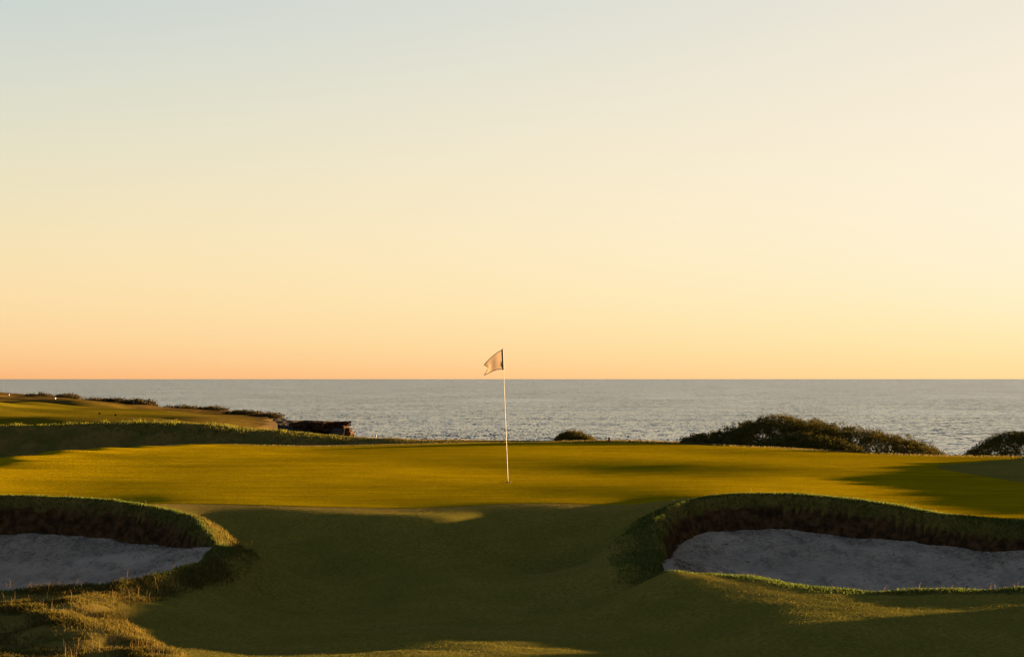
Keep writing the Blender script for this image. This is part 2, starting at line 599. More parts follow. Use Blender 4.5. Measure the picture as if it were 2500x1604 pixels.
# right bunker: back crest, front lip
for X, Y, d in ((1485, 1355, 23), (1502, 1320, 23.6), (1581, 1265, 24.4), (1669, 1227, 25), (1756, 1210, 25.3), (1822, 1206, 25.5), (1887, 1206, 25.5), (2018, 1213, 25.2), (2193, 1234, 24.7), (2324, 1258, 24.2), (2500, 1275, 23.8), (2750, 1312, 23.3),
                (1530, 1390, 21.6), (1625, 1398, 20.8), (1690, 1398, 20.7), (1756, 1403, 20.6), (1843, 1416, 20.4), (1909, 1433, 20.2), (1975, 1443, 20.1), (2062, 1449, 20.1), (2193, 1449, 20.1), (2324, 1448, 20.1), (2500, 1446, 20.1), (2750, 1440, 20.1),
                (1575, 1350, 22.6), (1545, 1300, 23.8)):
    CP.append(px(X, Y, d=d))
for X, d, z in ((1822, 28, .03), (1669, 27.2, .03), (2018, 27.6, -.03), (2193, 27, -.11), (2400, 25.8, -.15), (2600, 26, -.15)):
    CP.append(pz(X, d, z))
# left bunker: back crest, right shoulder, front lip
for X, Y, d in ((-500, 1210, 25.8), (-250, 1209, 25.8), (0, 1211, 25.8), (133, 1214, 25.7), (295, 1223, 25.3), (413, 1246, 24.7), (516, 1277, 24.2), (552, 1301, 24.2), (585, 1324, 24.3), (592, 1352, 23.5), (565, 1375, 22.0), (505, 1390, 21.4),
                (413, 1410, 20.8), (324, 1430, 20.4), (221, 1442, 20.2), (147, 1445, 20.1), (0, 1456, 19.9), (-200, 1468, 19.7), (-500, 1470, 19.7)):
    CP.append(px(X, Y, d=d))
for X, d, z in ((0, 27.6, -.03), (295, 27.2, -.04), (470, 26.2, -.19), (640, 23.5, -.36), (-400, 27.6, 0)):
    CP.append(pz(X, d, z))
# rough in the left foreground
for X, Y, d in ((200, 1530, 17.9), (0, 1530, 17.9), (350, 1560, 17.9), (100, 1604, 16.8), (400, 1604, 17.0), (-300, 1560, 17.5), (250, 1480, 19.3), (0, 1485, 19.2)):
    CP.append(px(X, Y, d=d))
for x, y, z in ((8, 21.5, -.55), (10, 22.5, -.5), (7.4, 20.3, -.58), (9.5, 20, -.6), (-14, 20, -.2), (-14, 26, .1), (-20, 34, .2), (-20, 44, .3), (-18, 10, -.5), (-22, 60, -1.5), (12, 20, -.5), (12, 26, -.15), (14, 34, 0), (16, 44, -.1), (20, 20, -.5), (24, 30, -.1), (24, 44, -.3), (45, 35, -.8), (60, 60, -1.5), (40, 8, -.6), (50, 50, -1)):
    CP.append((x, y, z))
CP = np.array(CP)
KS = 10.0
_n = len(CP)


def _phi(r2):
    return 0.5 * r2 * np.log(np.maximum(r2, 1e-9))


_P = CP[:, :2] / KS
_r2 = ((_P[:, None] - _P[None]) ** 2).sum(-1)
_A = np.zeros((_n + 3, _n + 3))
_A[:_n, :_n] = _phi(_r2) + np.eye(_n) * 1e-4
_A[:_n, _n] = 1; _A[:_n, _n + 1:] = _P
_A[_n, :_n] = 1; _A[_n + 1:, :_n] = _P.T
_W = np.linalg.solve(_A, np.concatenate([CP[:, 2], np.zeros(3)]))


def tps(x, y):
    x = np.asarray(x, float); y = np.asarray(y, float)
    sh = x.shape
    q = np.stack([x.ravel(), y.ravel()], 1) / KS
    out = np.empty(len(q))
    for a in range(0, len(q), 20000):
        b = q[a:a + 20000]
        r2 = ((b[:, None, :] - _P[None]) ** 2).sum(-1)
        out[a:a + 20000] = _phi(r2) @ _W[:_n] + _W[_n] + b @ _W[_n + 1:]
    return out.reshape(sh)


def smooth_poly(pts, n=8):
    P = np.array(pts, float)
    m = len(P)
    out = []
    for i in range(m):
        p0, p1, p2, p3 = P[i - 1], P[i], P[(i + 1) % m], P[(i + 2) % m]
        for t in np.arange(n) / n:
            out.append(0.5 * ((2 * p1) + (p2 - p0) * t + (2 * p0 - 5 * p1 + 4 * p2 - p3) * t * t + (3 * p1 - p0 - 3 * p2 + p3) * t ** 3))
    return np.array(out)


def plan(pts):
    return smooth_poly([((X - 1250) * d / F, d) for X, d in pts])


def sdist(poly, x, y, reach=4.0):
    """signed distance to a closed outline, positive inside"""
    x = np.asarray(x, float); y = np.asarray(y, float)
    sh = x.shape
    x = x.ravel(); y = y.ravel()
    res = np.full(x.shape, -reach)
    lo = poly.min(0) - reach; hi = poly.max(0) + reach
    idx = np.nonzero((x > lo[0]) & (x < hi[0]) & (y > lo[1]) & (y < hi[1]))[0]
    A = poly; B = np.roll(poly, -1, 0)
    for a in range(0, len(idx), 20000):
        ii = idx[a:a + 20000]
        p = np.stack([x[ii], y[ii]], 1)
        ab = B - A
        ap = p[:, None] - A[None]
        t = np.clip((ap * ab).sum(-1) / np.maximum((ab * ab).sum(-1), 1e-12), 0, 1)
        d = np.sqrt(((ap - t[..., None] * ab) ** 2).sum(-1)).min(1)
        cond = ((A[:, 1] > p[:, None, 1]) != (B[:, 1] > p[:, None, 1]))
        xi = A[:, 0] + (p[:, None, 1] - A[:, 1]) / np.where(B[:, 1] == A[:, 1], 1e-12, B[:, 1] - A[:, 1]) * ab[:, 0]
        ins = (cond & (p[:, None, 0] < xi)).sum(1) % 2 == 1
        res[ii] = np.where(ins, d, -d)
    return res.reshape(sh)


BUNK_R = plan([(1636, 20.95), (1606, 21.8), (1598, 22.9), (1622, 24.1), (1676, 24.85), (1756, 25.2), (1887, 25.4), (2018, 25.1), (2193, 24.6), (2324, 24.1), (2500, 23.7), (2700, 23.2), (2800, 22.4), (2780, 20.8), (2650, 20.3), (2500, 20.2), (2324, 20.2), (2193, 20.2), (2062, 20.22), (1975, 20.28), (1909, 20.38), (1843, 20.55), (1756, 20.75), (1700, 20.82), (1664, 20.86)])
BUNK_L = plan([(-400, 25.8), (-150, 25.75), (0, 25.7), (133, 25.6), (295, 25.2), (413, 24.55), (492, 24.0), (532, 23.45), (540, 22.8), (526, 22.1), (494, 21.5), (413, 20.95), (324, 20.6), (221, 20.38), (147, 20.28), (0, 20.1), (-200, 19.9), (-400, 19.9), (-600, 21), (-620, 24)])
GREEN = plan([(-420, 27.9), (0, 28.0), (300, 27.85), (500, 27.65), (750, 27.3), (958, 27.0), (1083, 27.0), (1250, 27.1), (1416, 27.0), (1560, 26.9), (1700, 27.0), (1900, 26.9), (2100, 26.6), (2300, 26.1), (2500, 25.9), (2680, 27), (2720, 29), (2680, 31), (2480, 33.4), (2290, 36.6), (2400, 39.3), (2520, 41.4), (2400, 42), (2300, 42.6), (2100, 44.2), (1900, 46.2), (1700, 48), (1500, 49.6), (1250, 49.8), (950, 48.7), (760, 48.2), (540, 48.9), (420, 47.9), (200, 45.1), (0, 40.8), (-250, 36.5), (-480, 32)])
ROUGH_L = plan([(450, 15.0), (430, 16.9), (340, 17.8), (290, 18.6), (310, 19.5), (430, 20.4), (530, 21.3), (615, 22.6), (612, 23.3), (560, 24.1), (430, 25.0), (295, 25.7), (0, 26.3), (-700, 26.5), (-700, 15)])

SH = (math.sin(sa), math.cos(sa))      # horizontal direction towards the sun


def shade_bank(x, y):
    """unseen bank added right of the hole, shaped to shade the fairway and green"""
    q = x * SH[1] - y * SH[0]
    r = x * SH[0] + y * SH[1]
    qs = np.array([-34, -31.8, -30.8, -29, -26, -24, -22.5, -21.6, -20.9, -20.0, -19.2, -18.3, -17.4, -16.6, -16.2, -15.4, -15.0, -14.2, -12, -8, 0])
    rc = np.array([29, 29, 29, 29, 28, 27.5, 27, 27, 26, 25, 24.5, 24, 24, 24, 24, 24, 24, 23, 22, 22, 22.])
    hh = np.array([0, 0, .28, .40, .40, .40, .44, .40, .25, .35, .64, .66, .30, .10, 0, 0, .45, .8, 1.0, 1.0, .8])  # crest heights set by where its shadow and the sunlit lanes fall
    qn = q + 0.25 * fbm(x * .35, y * .35, 2, 5.1)
    c = np.interp(qn, qs, rc)
    h = np.interp(qn, qs, hh) + .07 * fbm(q * 1.7, r * .4, 3, 2.2) * (np.interp(qn, qs, hh) > .2)
    u = (r - c) / 5.0
    b = np.where(np.abs(u) < 1, np.cos(np.clip(u, -1, 1) * math.pi / 2) ** 2, 0)
    return np.maximum(h, 0) * b * sstep(.232, .275, x / np.maximum(y, 1)), h * b


def base(x, y):
    """ground without bunker pits"""
    z = tps(x, y)
    dn, _ = shade_bank(x, y)
    z = z + dn
    z = z - sstep(62, 82, y + .25 * np.abs(x)) * 26     # the land ends in cliffs
    rough = sstep(-.25, .35, sdist(ROUGH_L, x, y))
    hum = rough * sstep(-.15, -1.0, sdist(BUNK_L, x, y))
    z = z + hum * .12 * fbm(x * 1.1, y * 1.6, 3, 1.0) + rough * .015 * fbm(x * 6, y * 6, 2, 8.0)
    sg = sdist(GREEN, x, y)
    z = z + sstep(-1.6, -2.4, sg) * (1 - rough) * (.028 * fbm(x * .6, y * 1.1, 3, 61.0) + .017 * fbm(x * 1.8, y * 2.4, 3, 67.0)) * sstep(30, 28, y)
    z = z + sstep(1.2, 4.0, sg) * .009 * fbm(x * .45, y * 1.3, 3, 14.0)
    back = sstep(50, 53, y) * sstep(0, -4, x + (y - 50) * 0)
    z = z + back * (.05 * fbm(x * .8, y * .8, 3, 4.0))
    return z, rough, back, dn


def lip_wobble(x, y):
    return .07 * fbm(x * 1.9, y * 1.9, 4, 6.0) + .02 * fbm(x * 9, y * 9, 2, 16.0)


def ground(x, y):
    z, rough, back, dn = base(x, y)
    dirt = np.zeros_like(z)
    sR = sdist(BUNK_R, x, y) + lip_wobble(x, y)
    sL = sdist(BUNK_L, x, y) + lip_wobble(x, y)
    for s in (sR, sL):
        w = .50 + .12 * fbm(x * 2.3, y * 2.3, 2, 9.0)
        dep = 1.15 * sstep(0, 1, np.clip(s / w, 0, 1)) + .13 * fbm(x * 3.2, y * 3.2, 4, 3.0) * sstep(.12, .4, s)
        z = z - np.where(s > 0, dep, 0)
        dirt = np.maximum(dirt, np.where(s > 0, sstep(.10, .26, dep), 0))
    sG = sdist(GREEN, x, y)
    z = z - .05 * sstep(.05, .30, sG)
    rough = np.maximum(np.maximum(rough, back), sstep(.2, .6, dn) * .7)
    for s in (sR, sL):
        rough = np.maximum(rough, .65 * sstep(-.35, -.05, s))
    rough = np.maximum(rough, sstep(52, 56, y))
    return z, rough, dirt, sR, sL, sG


def collar(x, y, sG):
    w = .75 + .35 * fbm(x * .8, y * .8, 3, 33.0)
    return sstep(-w, -w * .45, sG) * sstep(31, 29, y)


def axis(parts):
    out = []
    for a, b, st in parts:
        out.append(np.arange(a, b, st))
    return np.concatenate(out + [[parts[-1][1]]])


xs = axis([(-60, -24, 3.0), (-24, -13, .35), (-13, -8, .14), (-8, 9, .075), (9, 15, .14), (15, 30, .35), (30, 70, 3.0)])
ys = axis([(-20, 8, 2.0), (8, 16, .3), (16, 28.2, .06), (28.2, 42, .2), (42, 60, .16), (60, 90, .8)])
GX, GY = np.meshgrid(xs, ys)
GZ, GR, GD, _, _, GG = ground(GX, GY)
nx, ny = len(xs), len(ys)
I = np.arange(nx * ny).reshape(ny, nx)
faces = np.stack([I[:-1, :-1], I[:-1, 1:], I[1:, 1:], I[1:, :-1]], -1).reshape(-1, 4)
GSR = sdist(BUNK_R, GX, GY) + lip_wobble(GX, GY); GSL = sdist(BUNK_L, GX, GY) + lip_wobble(GX, GY)
GB = base(GX, GY)[0]


def on_grid(fields, x, y):
    """the ground sheet's own values at any point"""
    i = np.clip(np.searchsorted(xs, x) - 1, 0, nx - 2); j = np.clip(np.searchsorted(ys, y) - 1, 0, ny - 2)
    u = (x - xs[i]) / (xs[i + 1] - xs[i]); v = (y - ys[j]) / (ys[j + 1] - ys[j])
    return [(f[j, i] * (1 - u) + f[j, i + 1] * u) * (1 - v) + (f[j + 1, i] * (1 - u) + f[j + 1, i + 1] * u) * v for f in fields]


def ground_at(x, y):
    return on_grid((GZ, GR, GD, GSR, GSL, GG), x, y)


CUP = px(1240, 1178, z=0)
fx = GX.ravel()[faces].mean(1); fy = GY.ravel()[faces].mean(1)
near = (np.abs(fx - CUP[0]) < .30) & (np.abs(fy - CUP[1]) < .30)
faces = faces[~near]
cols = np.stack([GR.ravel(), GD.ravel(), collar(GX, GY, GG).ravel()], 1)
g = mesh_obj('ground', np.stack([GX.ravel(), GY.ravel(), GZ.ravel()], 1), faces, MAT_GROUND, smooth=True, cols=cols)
tag(g, kind='structure')

# ------------------------------------------------------------------ putting green: rings out from the cup
NA = 900
ang = np.linspace(0, 2 * math.pi, NA, endpoint=False)
A = GREEN - np.array(CUP[:2]); B = np.roll(GREEN, -1, 0) - np.array(CUP[:2])
rad = np.empty(NA)
for i, a in enumerate(ang):
    dx, dy = math.cos(a), math.sin(a)
    e = B - A
    den = dx * e[:, 1] - dy * e[:, 0]
    den = np.where(np.abs(den) < 1e-12, 1e-12, den)
    tt = (A[:, 0] * e[:, 1] - A[:, 1] * e[:, 0]) / den
    uu = (A[:, 0] * dy - A[:, 1] * dx) / den
    ok = (uu >= 0) & (uu < 1) & (tt > 0)
    rad[i] = tt[ok].max() if ok.any() else 5
NR = 130
fr = np.concatenate([[0], np.linspace(0, 1, NR) ** 1.15])[1:]
R_ = .054 + (rad[None] - .054) * fr[:, None]
VX = CUP[0] + R_ * np.cos(ang); VY = CUP[1] + R_ * np.sin(ang)
VZ = base(VX, VY)[0] + .004
VZ[-1] -= .012
J = np.arange(NR * NA).reshape(NR, NA)
fg = np.stack([J[:-1], np.roll(J[:-1], -1, 1), np.roll(J[1:], -1, 1), J[1:]], -1).reshape(-1, 4)[:, ::-1]
pg = mesh_obj('putting_green', np.stack([VX.ravel(), VY.ravel(), VZ.ravel()], 1), fg, MAT_GREEN, smooth=True)
tag(pg, kind='structure')
CUPZ = float(base(np.array([CUP[0]]), np.array([CUP[1]]))[0][0]) + .004


# ------------------------------------------------------------------ bunker sand
def sand_sheet(poly, pts, seed):
    P = np.array([px(X, Y, d=d) if z is None else pz(X, d, z) for X, Y, d, z in pts])
    q = P[:, :2] / KS
    n = len(q)
    M = np.zeros((n + 3, n + 3))
    M[:n, :n] = _phi(((q[:, None] - q[None]) ** 2).sum(-1)) + np.eye(n) * 2e-3
    M[:n, n] = 1; M[:n, n + 1:] = q; M[n, :n] = 1; M[n + 1:, :n] = q.T
    Wt = np.linalg.solve(M, np.concatenate([P[:, 2], np.zeros(3)]))
    lo = poly.min(0) - .1; hi = poly.max(0) + .1
    x = np.arange(lo[0], hi[0], .06); y = np.arange(lo[1], hi[1], .06)
    X, Y = np.meshgrid(x, y)
    b = np.stack([X.ravel(), Y.ravel()], 1) / KS
    Z = (_phi(((b[:, None] - q[None]) ** 2).sum(-1)) @ Wt[:n] + Wt[n] + b @ Wt[n + 1:]).reshape(X.shape)
    Z = Z + .035 * fbm(X * 1.1, Y * 1.1, 3, seed) + .022 * fbm(X * 3.2 + Y * 1.6, Y * 1.2 - X * .6, 3, seed + 3)
    # keep only what lies inside the pit
    s = sdist(poly, X, Y)
    I = np.arange(X.size).reshape(X.shape)
    f = np.stack([I[:-1, :-1], I[:-1, 1:], I[1:, 1:], I[1:, :-1]], -1).reshape(-1, 4)
    keep = (s.ravel()[f] > .02).all(1)
    f = f[keep]
    used = np.unique(f)
    re = np.full(X.size, -1); re[used] = np.arange(len(used))
    V = np.stack([X.ravel(), Y.ravel(), Z.ravel()], 1)[used]
    o = mesh_obj('bunker_sand', V, re[f], MAT_SAND, smooth=True)
    tag(o, kind='structure')
    return o


SAND_R = sand_sheet(BUNK_R, [(1720, 1297, 24.8, None), (1800, 1297, 25.0, None), (1931, 1303, 25.0, None), (2040, 1308, 24.8, None), (2193, 1326, 24.2, None), (2324, 1346, 23.7, None), (2500, 1358, 23.3, None), (2720, 1370, 22.8, None),
                    (1660, 1334, 24.0, None), (1632, 1372, 22.4, None), (1640, 0, 21.2, -.50), (1800, 0, 21.2, -.74), (2000, 0, 20.7, -.86), (2250, 0, 20.7, -.88), (2500, 0, 20.7, -.86), (2750, 0, 20.7, -.8),
                    (1800, 0, 23.0, -.58), (2100, 0, 22.4, -.70), (2400, 0, 22.0, -.72)], 1.0)
SAND_L = sand_sheet(BUNK_L, [(-300, 1304, 25.4, None), (0, 1306, 25.3, None), (147, 1310, 25.2, None), (236, 1319, 25.0, None), (324, 1320, 24.8, None), (413, 1336, 24.2, None), (472, 1342, 23.6, None), (515, 1348, 23.1, None), (508, 1370, 22.3, None),
                    (480, 0, 21.9, -.52), (413, 0, 21.4, -.66), (300, 0, 21.0, -.76), (150, 0, 20.7, -.82), (0, 0, 20.5, -.86), (-300, 0, 20.3, -.86), (100, 0, 22.8, -.64), (300, 0, 22.8, -.58), (-200, 0, 22.8, -.64)], 5.0)

# ------------------------------------------------------------------ headland on the left
HP = [px(*a[:2], d=a[2]) for a in ((-300, 1035, 80), (0, 1040, 80), (300, 1040, 80), (600, 1052, 85), (640, 1060, 95), (-300, 1000, 120), (0, 1006, 120), (150, 1003, 128), (300, 1016, 110), (450, 1013, 118), (600, 1026, 118),
                                   (0, 986, 165), (130, 990, 160), (300, 1001, 148), (450, 1004, 150), (560, 1008, 156), (640, 1016, 142), (-300, 975, 190),
                                   (-300, 955, 270), (0, 962, 255), (100, 967, 248), (200, 978, 235), (270, 986, 215), (370, 996, 198), (430, 999, 188), (560, 1005, 170), (640, 1014, 150), (668, 1030, 139))]
HP += [px(652, 1046, d=116), px(645, 1056, d=106), px(664, 1036, d=128)]
HP += [(-40, 60, -1.6), (-20, 62, -2.2), (-10, 66, -2.8), (-5, 80, -4.0)]
HP = np.array(HP)
hq = HP[:, :2] / KS
hn = len(hq)
M = np.zeros((hn + 3, hn + 3))
M[:hn, :hn] = _phi(((hq[:, None] - hq[None]) ** 2).sum(-1)) + np.eye(hn) * .15
M[:hn, hn] = 1; M[:hn, hn + 1:] = hq; M[hn, :hn] = 1; M[hn + 1:, :hn] = hq.T
HW = np.linalg.solve(M, np.concatenate([HP[:, 2], np.zeros(3)]))
HEAD = plan([(-900, 290), (-300, 275), (0, 262), (100, 254), (200, 241), (270, 221), (370, 203), (430, 193), (560, 175), (635, 154), (672, 141), (676, 124), (650, 105), (620, 85), (580, 62), (-900, 62)])


def head_z(x, y):
    b = np.stack([np.ravel(x), np.ravel(y)], 1) / KS
    z = (_phi(((b[:, None] - hq[None]) ** 2).sum(-1)) @ HW[:hn] + HW[hn] + b @ HW[hn + 1:]).reshape(np.shape(x))
    s = sdist(HEAD, x, y, 12.0)
    cal = .25 + .75 * sstep(1, 11, s)
    z = z + cal * (.85 * fbm(x * .050, y * .048, 2, 3.3) + .40 * fbm(x * .13, y * .15, 2, 7.0)) + .12 * fbm(x * .5, y * .5, 2, 1.0) * sstep(150, 175, y)
    z = z - np.where(s < 0, np.minimum(-s * 12.0, 27) + .5 * np.minimum(-s, 1), 0) * (y > 70)
    return z, s


hx = np.arange(-150, -2, .55); hy = np.arange(60, 300, .7)
HX, HY = np.meshgrid(hx, hy)
HZ, HS = head_z(HX, HY)
I = np.arange(HX.size).reshape(HX.shape)
f = np.stack([I[:-1, :-1], I[:-1, 1:], I[1:, 1:], I[1:, :-1]], -1).reshape(-1, 4)
f = f[(HS.ravel()[f] > -9).any(1)]
dry = np.clip(sstep(10, 2, HS) * .8 + sstep(148, 172, HY + 8 * fbm(HX * .05, HY * .05, 2, 9.0)) * .9 + sstep(.25, .5, fbm(HX * .03, HY * .02, 3, 11.0)) * .6, 0, 1)


def head_material():
    m, t, out = new_mat('headland_turf')
    tc = node(t, 'ShaderNodeTexCoord').outputs['Object']
    at = node(t, 'ShaderNodeAttribute', attribute_name='tint')
    sp = node(t, 'ShaderNodeSeparateColor')
    t.links.new(at.outputs['Color'], sp.inputs[0])
    n1 = noise_node(t, tc, .25, 4, .6); n2 = noise_node(t, tc, 3.0, 4, .6)
    a = mixc(t, ramp(t, n1.outputs['Fac'], .35, .65), (.060, .052, .003), (.078, .062, .004))
    b = mixc(t, ramp(t, n2.outputs['Fac'], .35, .65), (.030, .024, .007), (.064, .040, .012))
    c = mixc(t, sp.outputs[0], a, b)
    c = mixc(t, sp.outputs[1], c, (.014, .011, .008))
    d = node(t, 'ShaderNodeBsdfDiffuse')
    t.links.new(c, d.inputs['Color'])
    t.links.new(facet_normal(t, tc, 40.0, .5), d.inputs['Normal'])
    t.links.new(d.outputs[0], out.inputs[0])
    return m


cliff = sstep(2.2, -.3, HS + 1.2 * fbm(HX * .3, HY * .3, 2, 5.0)) * sstep(-40, -30, HX)
ho = mesh_obj('headland', np.stack([HX.ravel(), HY.ravel(), HZ.ravel()], 1), f, head_material(), smooth=True, cols=np.stack([dry.ravel(), cliff.ravel(), dry.ravel() * 0], 1))
tag(ho, kind='structure')

# ------------------------------------------------------------------ sea
SEA_Z = -27.0
so = mesh_obj('sea', [(-90000, 40, SEA_Z), (90000, 40, SEA_Z), (90000, 90000, SEA_Z), (-90000, 90000, SEA_Z)], [(0, 1, 2, 3)], MAT_SEA)
tag(so, kind='structure')


# ------------------------------------------------------------------ grass
def blades(name, P, length, width, lean, col, label, seg=1, direction=None):
    """one mesh of many small blades; P (n,3)"""
    n = len(P)
    a = rng.uniform(0, 2 * math.pi, n)
    la = rng.uniform(0, 2 * math.pi, n)
    side = np.stack([np.cos(a), np.sin(a), np.zeros(n)], 1) * (width / 2)[:, None]
    up = np.tile(np.array([0, 0, 1.0]), (n, 1)) if direction is None else direction
    ln = np.stack([np.cos(la), np.sin(la), np.zeros(n)], 1) * lean[:, None]
    ln[:, 0] += -.18 * lean   # wind from the sea
    tip = (up + ln)
    tip /= np.linalg.norm(tip, axis=1)[:, None]
    base_ = P - up * .008
    if seg == 1:
        V = np.stack([base_ - side, base_ + side, P + tip * length[:, None]], 1).reshape(-1, 3)
        Fc = np.arange(n * 3).reshape(n, 3)
        cc = np.repeat(col, 3, 0)
        k = 3
    else:
        midd = up + ln * .35
        midd /= np.linalg.norm(midd, axis=1)[:, None]
        mid = P + midd * (length * .55)[:, None]
        tp = mid + (tip * .8 + ln * .5 - np.array([0, 0, .12])) * (length * .45)[:, None]
        V = np.stack([base_ - side, base_ + side, mid + side * .8, mid - side * .8, tp], 1).reshape(-1, 3)
        b0 = (np.arange(n) * 5)[:, None]
        Fc = np.concatenate([b0 + np.array([0, 1, 2]), b0 + np.array([0, 2, 3]), b0 + np.array([3, 2, 4])], 0)
        cc = np.repeat(col, 5, 0)
    o = mesh_obj(name, V, Fc, MAT_BLADE, cols=cc)
    tag(o, label, 'grass', kind='stuff')
    return o


def vary(n, base_col, alt, amt, jitter=.25):
    t = np.clip(amt + rng.normal(0, .22, n), 0, 1)[:, None]
    c = np.array(base_col)[None] * (1 - t) + np.array(alt)[None] * t
    return c * (1 + rng.uniform(-jitter, jitter, (n, 1)))


def slope_dir(x, y, mix):
    h = .03
    z0 = ground_at(x, y)[0]
    zx = ground_at(x + h, y)[0]; zy = ground_at(x, y + h)[0]
    nrm = np.stack([-(zx - z0) / h, -(zy - z0) / h, np.ones_like(z0)], 1)
    nrm /= np.linalg.norm(nrm, axis=1)[:, None]
    d = nrm * mix + np.array([0, 0, 1.0]) * (1 - mix)
    d /= np.linalg.norm(d, axis=1)[:, None]
    return z0, d, nrm


def fan_points(n, d0, d1, x0, x1):
    """points over a trapezoid of ground, denser where they are nearer"""
    d = np.exp(rng.uniform(math.log(d0), math.log(d1), n))
    x = rng.uniform(x0, x1, n) * d
    return x, d


# mown fairway and apron
n = 330000
x, y = fan_points(n, 15.6, 27.6, -.30, .30)
gz, ro, di, sR, sL, sG = ground_at(x, y)
ok = (sG < .02) & (ro < .5) & (sR < 0) & (sL < 0)
x, y, gz, ro = x[ok], y[ok], gz[ok], ro[ok]
n = len(x)
dryness = sstep(-.1, .5, fbm(x * .5, y * .5, 3, 13.0)) + 1.0 * collar(x, y, sG[ok])
blades('fairway_turf', np.stack([x, y, gz], 1), rng.uniform(.010, .020, n), rng.uniform(.003, .006, n), rng.uniform(1.0, 3.2, n),
       vary(n, (.082, .080, .015), (.112, .088, .025), .15 + .35 * dryness, .5), 'closely mown fairway grass covering the shaded hollow before the green')

# rough tufts in the left foreground
n = 230000
x, y = fan_points(n, 15.4, 24.5, -.30, -.10)
gz, ro, di, sR, sL, sG = ground_at(x, y)
tuft = fbm(x * 3.1, y * 3.1, 3, 21.0)
keep = (sdist(ROUGH_L, x, y) > -.12 * rng.random(n)) & (sL < .02) & (rng.random(n) < .6 + .9 * tuft)
x, y, gz, tuft = x[keep], y[keep], gz[keep], tuft[keep]
n = len(x)
ln = (.028 + .045 * np.clip(tuft + .3, 0, 1)) * rng.uniform(.6, 1.3, n)
stalk = rng.random(n) < .004
ln = np.where(stalk, rng.uniform(.09, .19, n), ln)
cl = vary(n, (.042, .041, .009), (.078, .054, .015), .25 + .35 * sstep(-.2, .5, fbm(x * .9, y * .9, 2, 31.0)))
cl = np.where(stalk[:, None], np.array([[.10, .07, .035]]), cl)
blades('rough_grass', np.stack([x, y, gz], 1), ln, np.where(stalk, .003, rng.uniform(.004, .007, n)), np.where(stalk, .25, rng.uniform(.4, 1.3, n)), cl,
       'tufted olive rough grass on the hummocks in the left foreground', 2)


# turf hanging over the bunker rims and faces
def rim_grass(poly, n, label, x_lim, out):
    lo = poly.min(0) - .5; hi = poly.max(0) + .5
    x = rng.uniform(max(lo[0], x_lim[0]), min(hi[0], x_lim[1]), n); y = rng.uniform(lo[1], hi[1], n)
    s = on_grid((GSR if poly is BUNK_R else GSL,), x, y)[0]
    out = np.where((poly is BUNK_R) & (x < 2.2) & (y > 21.3), .62, out)
    k = (s > -out) & (s < .40) & (rng.random(n) < np.where(s > 0, 1.0, np.clip(1 + s / out * 1.05, 0, 1)))
    x, y, s = x[k], y[k], s[k]
    z0, d, nrm = slope_dir(x, y, .6)
    zb = on_grid((GB,), x, y)[0]
    dep = np.clip(zb - z0, 0, 1)
    n = len(x)
    d = d - np.array([0, 0, 1.0]) * (.55 * sstep(.08, .3, dep))[:, None]
    d /= np.linalg.norm(d, axis=1)[:, None]
    brown = sstep(.08, .24, dep + rng.normal(0, .04, n))
    cl = vary(n, (.036, .060, .012), (.095, .088, .025), .18) * (1 - brown[:, None]) + vary(n, (.040, .025, .012), (.100, .058, .026), .35) * brown[:, None]
    ln = rng.uniform(.018, .042, n) * np.where(dep > .1, 1.6, 1.0) * (1 + .7 * np.clip(fbm(x * 2.5, y * 2.5, 2, 51.0), -.6, 1))
    stalk = (rng.random(n) < .006) & (dep < .05)
    ln = np.where(stalk, rng.uniform(.07, .13, n), ln)
    cl = np.where(stalk[:, None], np.array([[.10, .07, .035]]), cl)
    blades('bunker_edge_grass', np.stack([x, y, z0], 1), ln, np.where(stalk, .003, rng.uniform(.004, .008, n)), rng.uniform(.3, 1.0, n), cl, label, 2, d)


rim_grass(BUNK_R, 300000, 'long dark grass and dry thatch hanging round the rim of the right bunker', (-1, 7.5), .30)
rim_grass(BUNK_L, 260000, 'long dark grass and dry thatch hanging round the rim of the left bunker', (-8.5, 0), .26)

# blown thatch lying on the sand under the faces
def litter(poly, grid, sheet, n, label, x_lim):
    lo = poly.min(0); hi = poly.max(0)
    x = rng.uniform(max(lo[0], x_lim[0]), min(hi[0], x_lim[1]), n); y = rng.uniform(lo[1], hi[1], n)
    s = on_grid((grid,), x, y)[0]
    clump = fbm(x * 1.6, y * 1.6, 3, 71.0)
    k = (s > .25) & (rng.random(n) < np.exp(-(s - .3) / .7) * np.clip(.6 + 1.6 * clump, .05, 1))
    x, y = x[k], y[k]
    V = sheet.data.vertices
    co = np.empty(len(V) * 3, np.float32); V.foreach_get('co', co); co = co.reshape(-1, 3)
    key = {(int(round(a / .06)), int(round(b / .06))): c for a, b, c in co - np.array([co[:, 0].min(), co[:, 1].min(), 0])}
    z = np.array([key.get((int(round((a - co[:, 0].min()) / .06)), int(round((b - co[:, 1].min()) / .06))), -9.) for a, b in zip(x, y)])
    gz = on_grid((GZ,), x, y)[0]
    ok = (z > gz)
    x, y, z = x[ok], y[ok], z[ok]
    n = len(x)
    a = rng.uniform(0, 2 * math.pi, n)
    d = np.stack([np.cos(a), np.sin(a), rng.uniform(0, .35, n)], 1)
    d /= np.linalg.norm(d, axis=1)[:, None]
    o = blades('thatch_litter', np.stack([x, y, z + .010], 1), rng.uniform(.02, .065, n), rng.uniform(.006, .014, n), np.zeros(n), vary(n, (.030, .022, .012), (.070, .048, .024), .4), label, 1, d)
    o['category'] = 'litter'


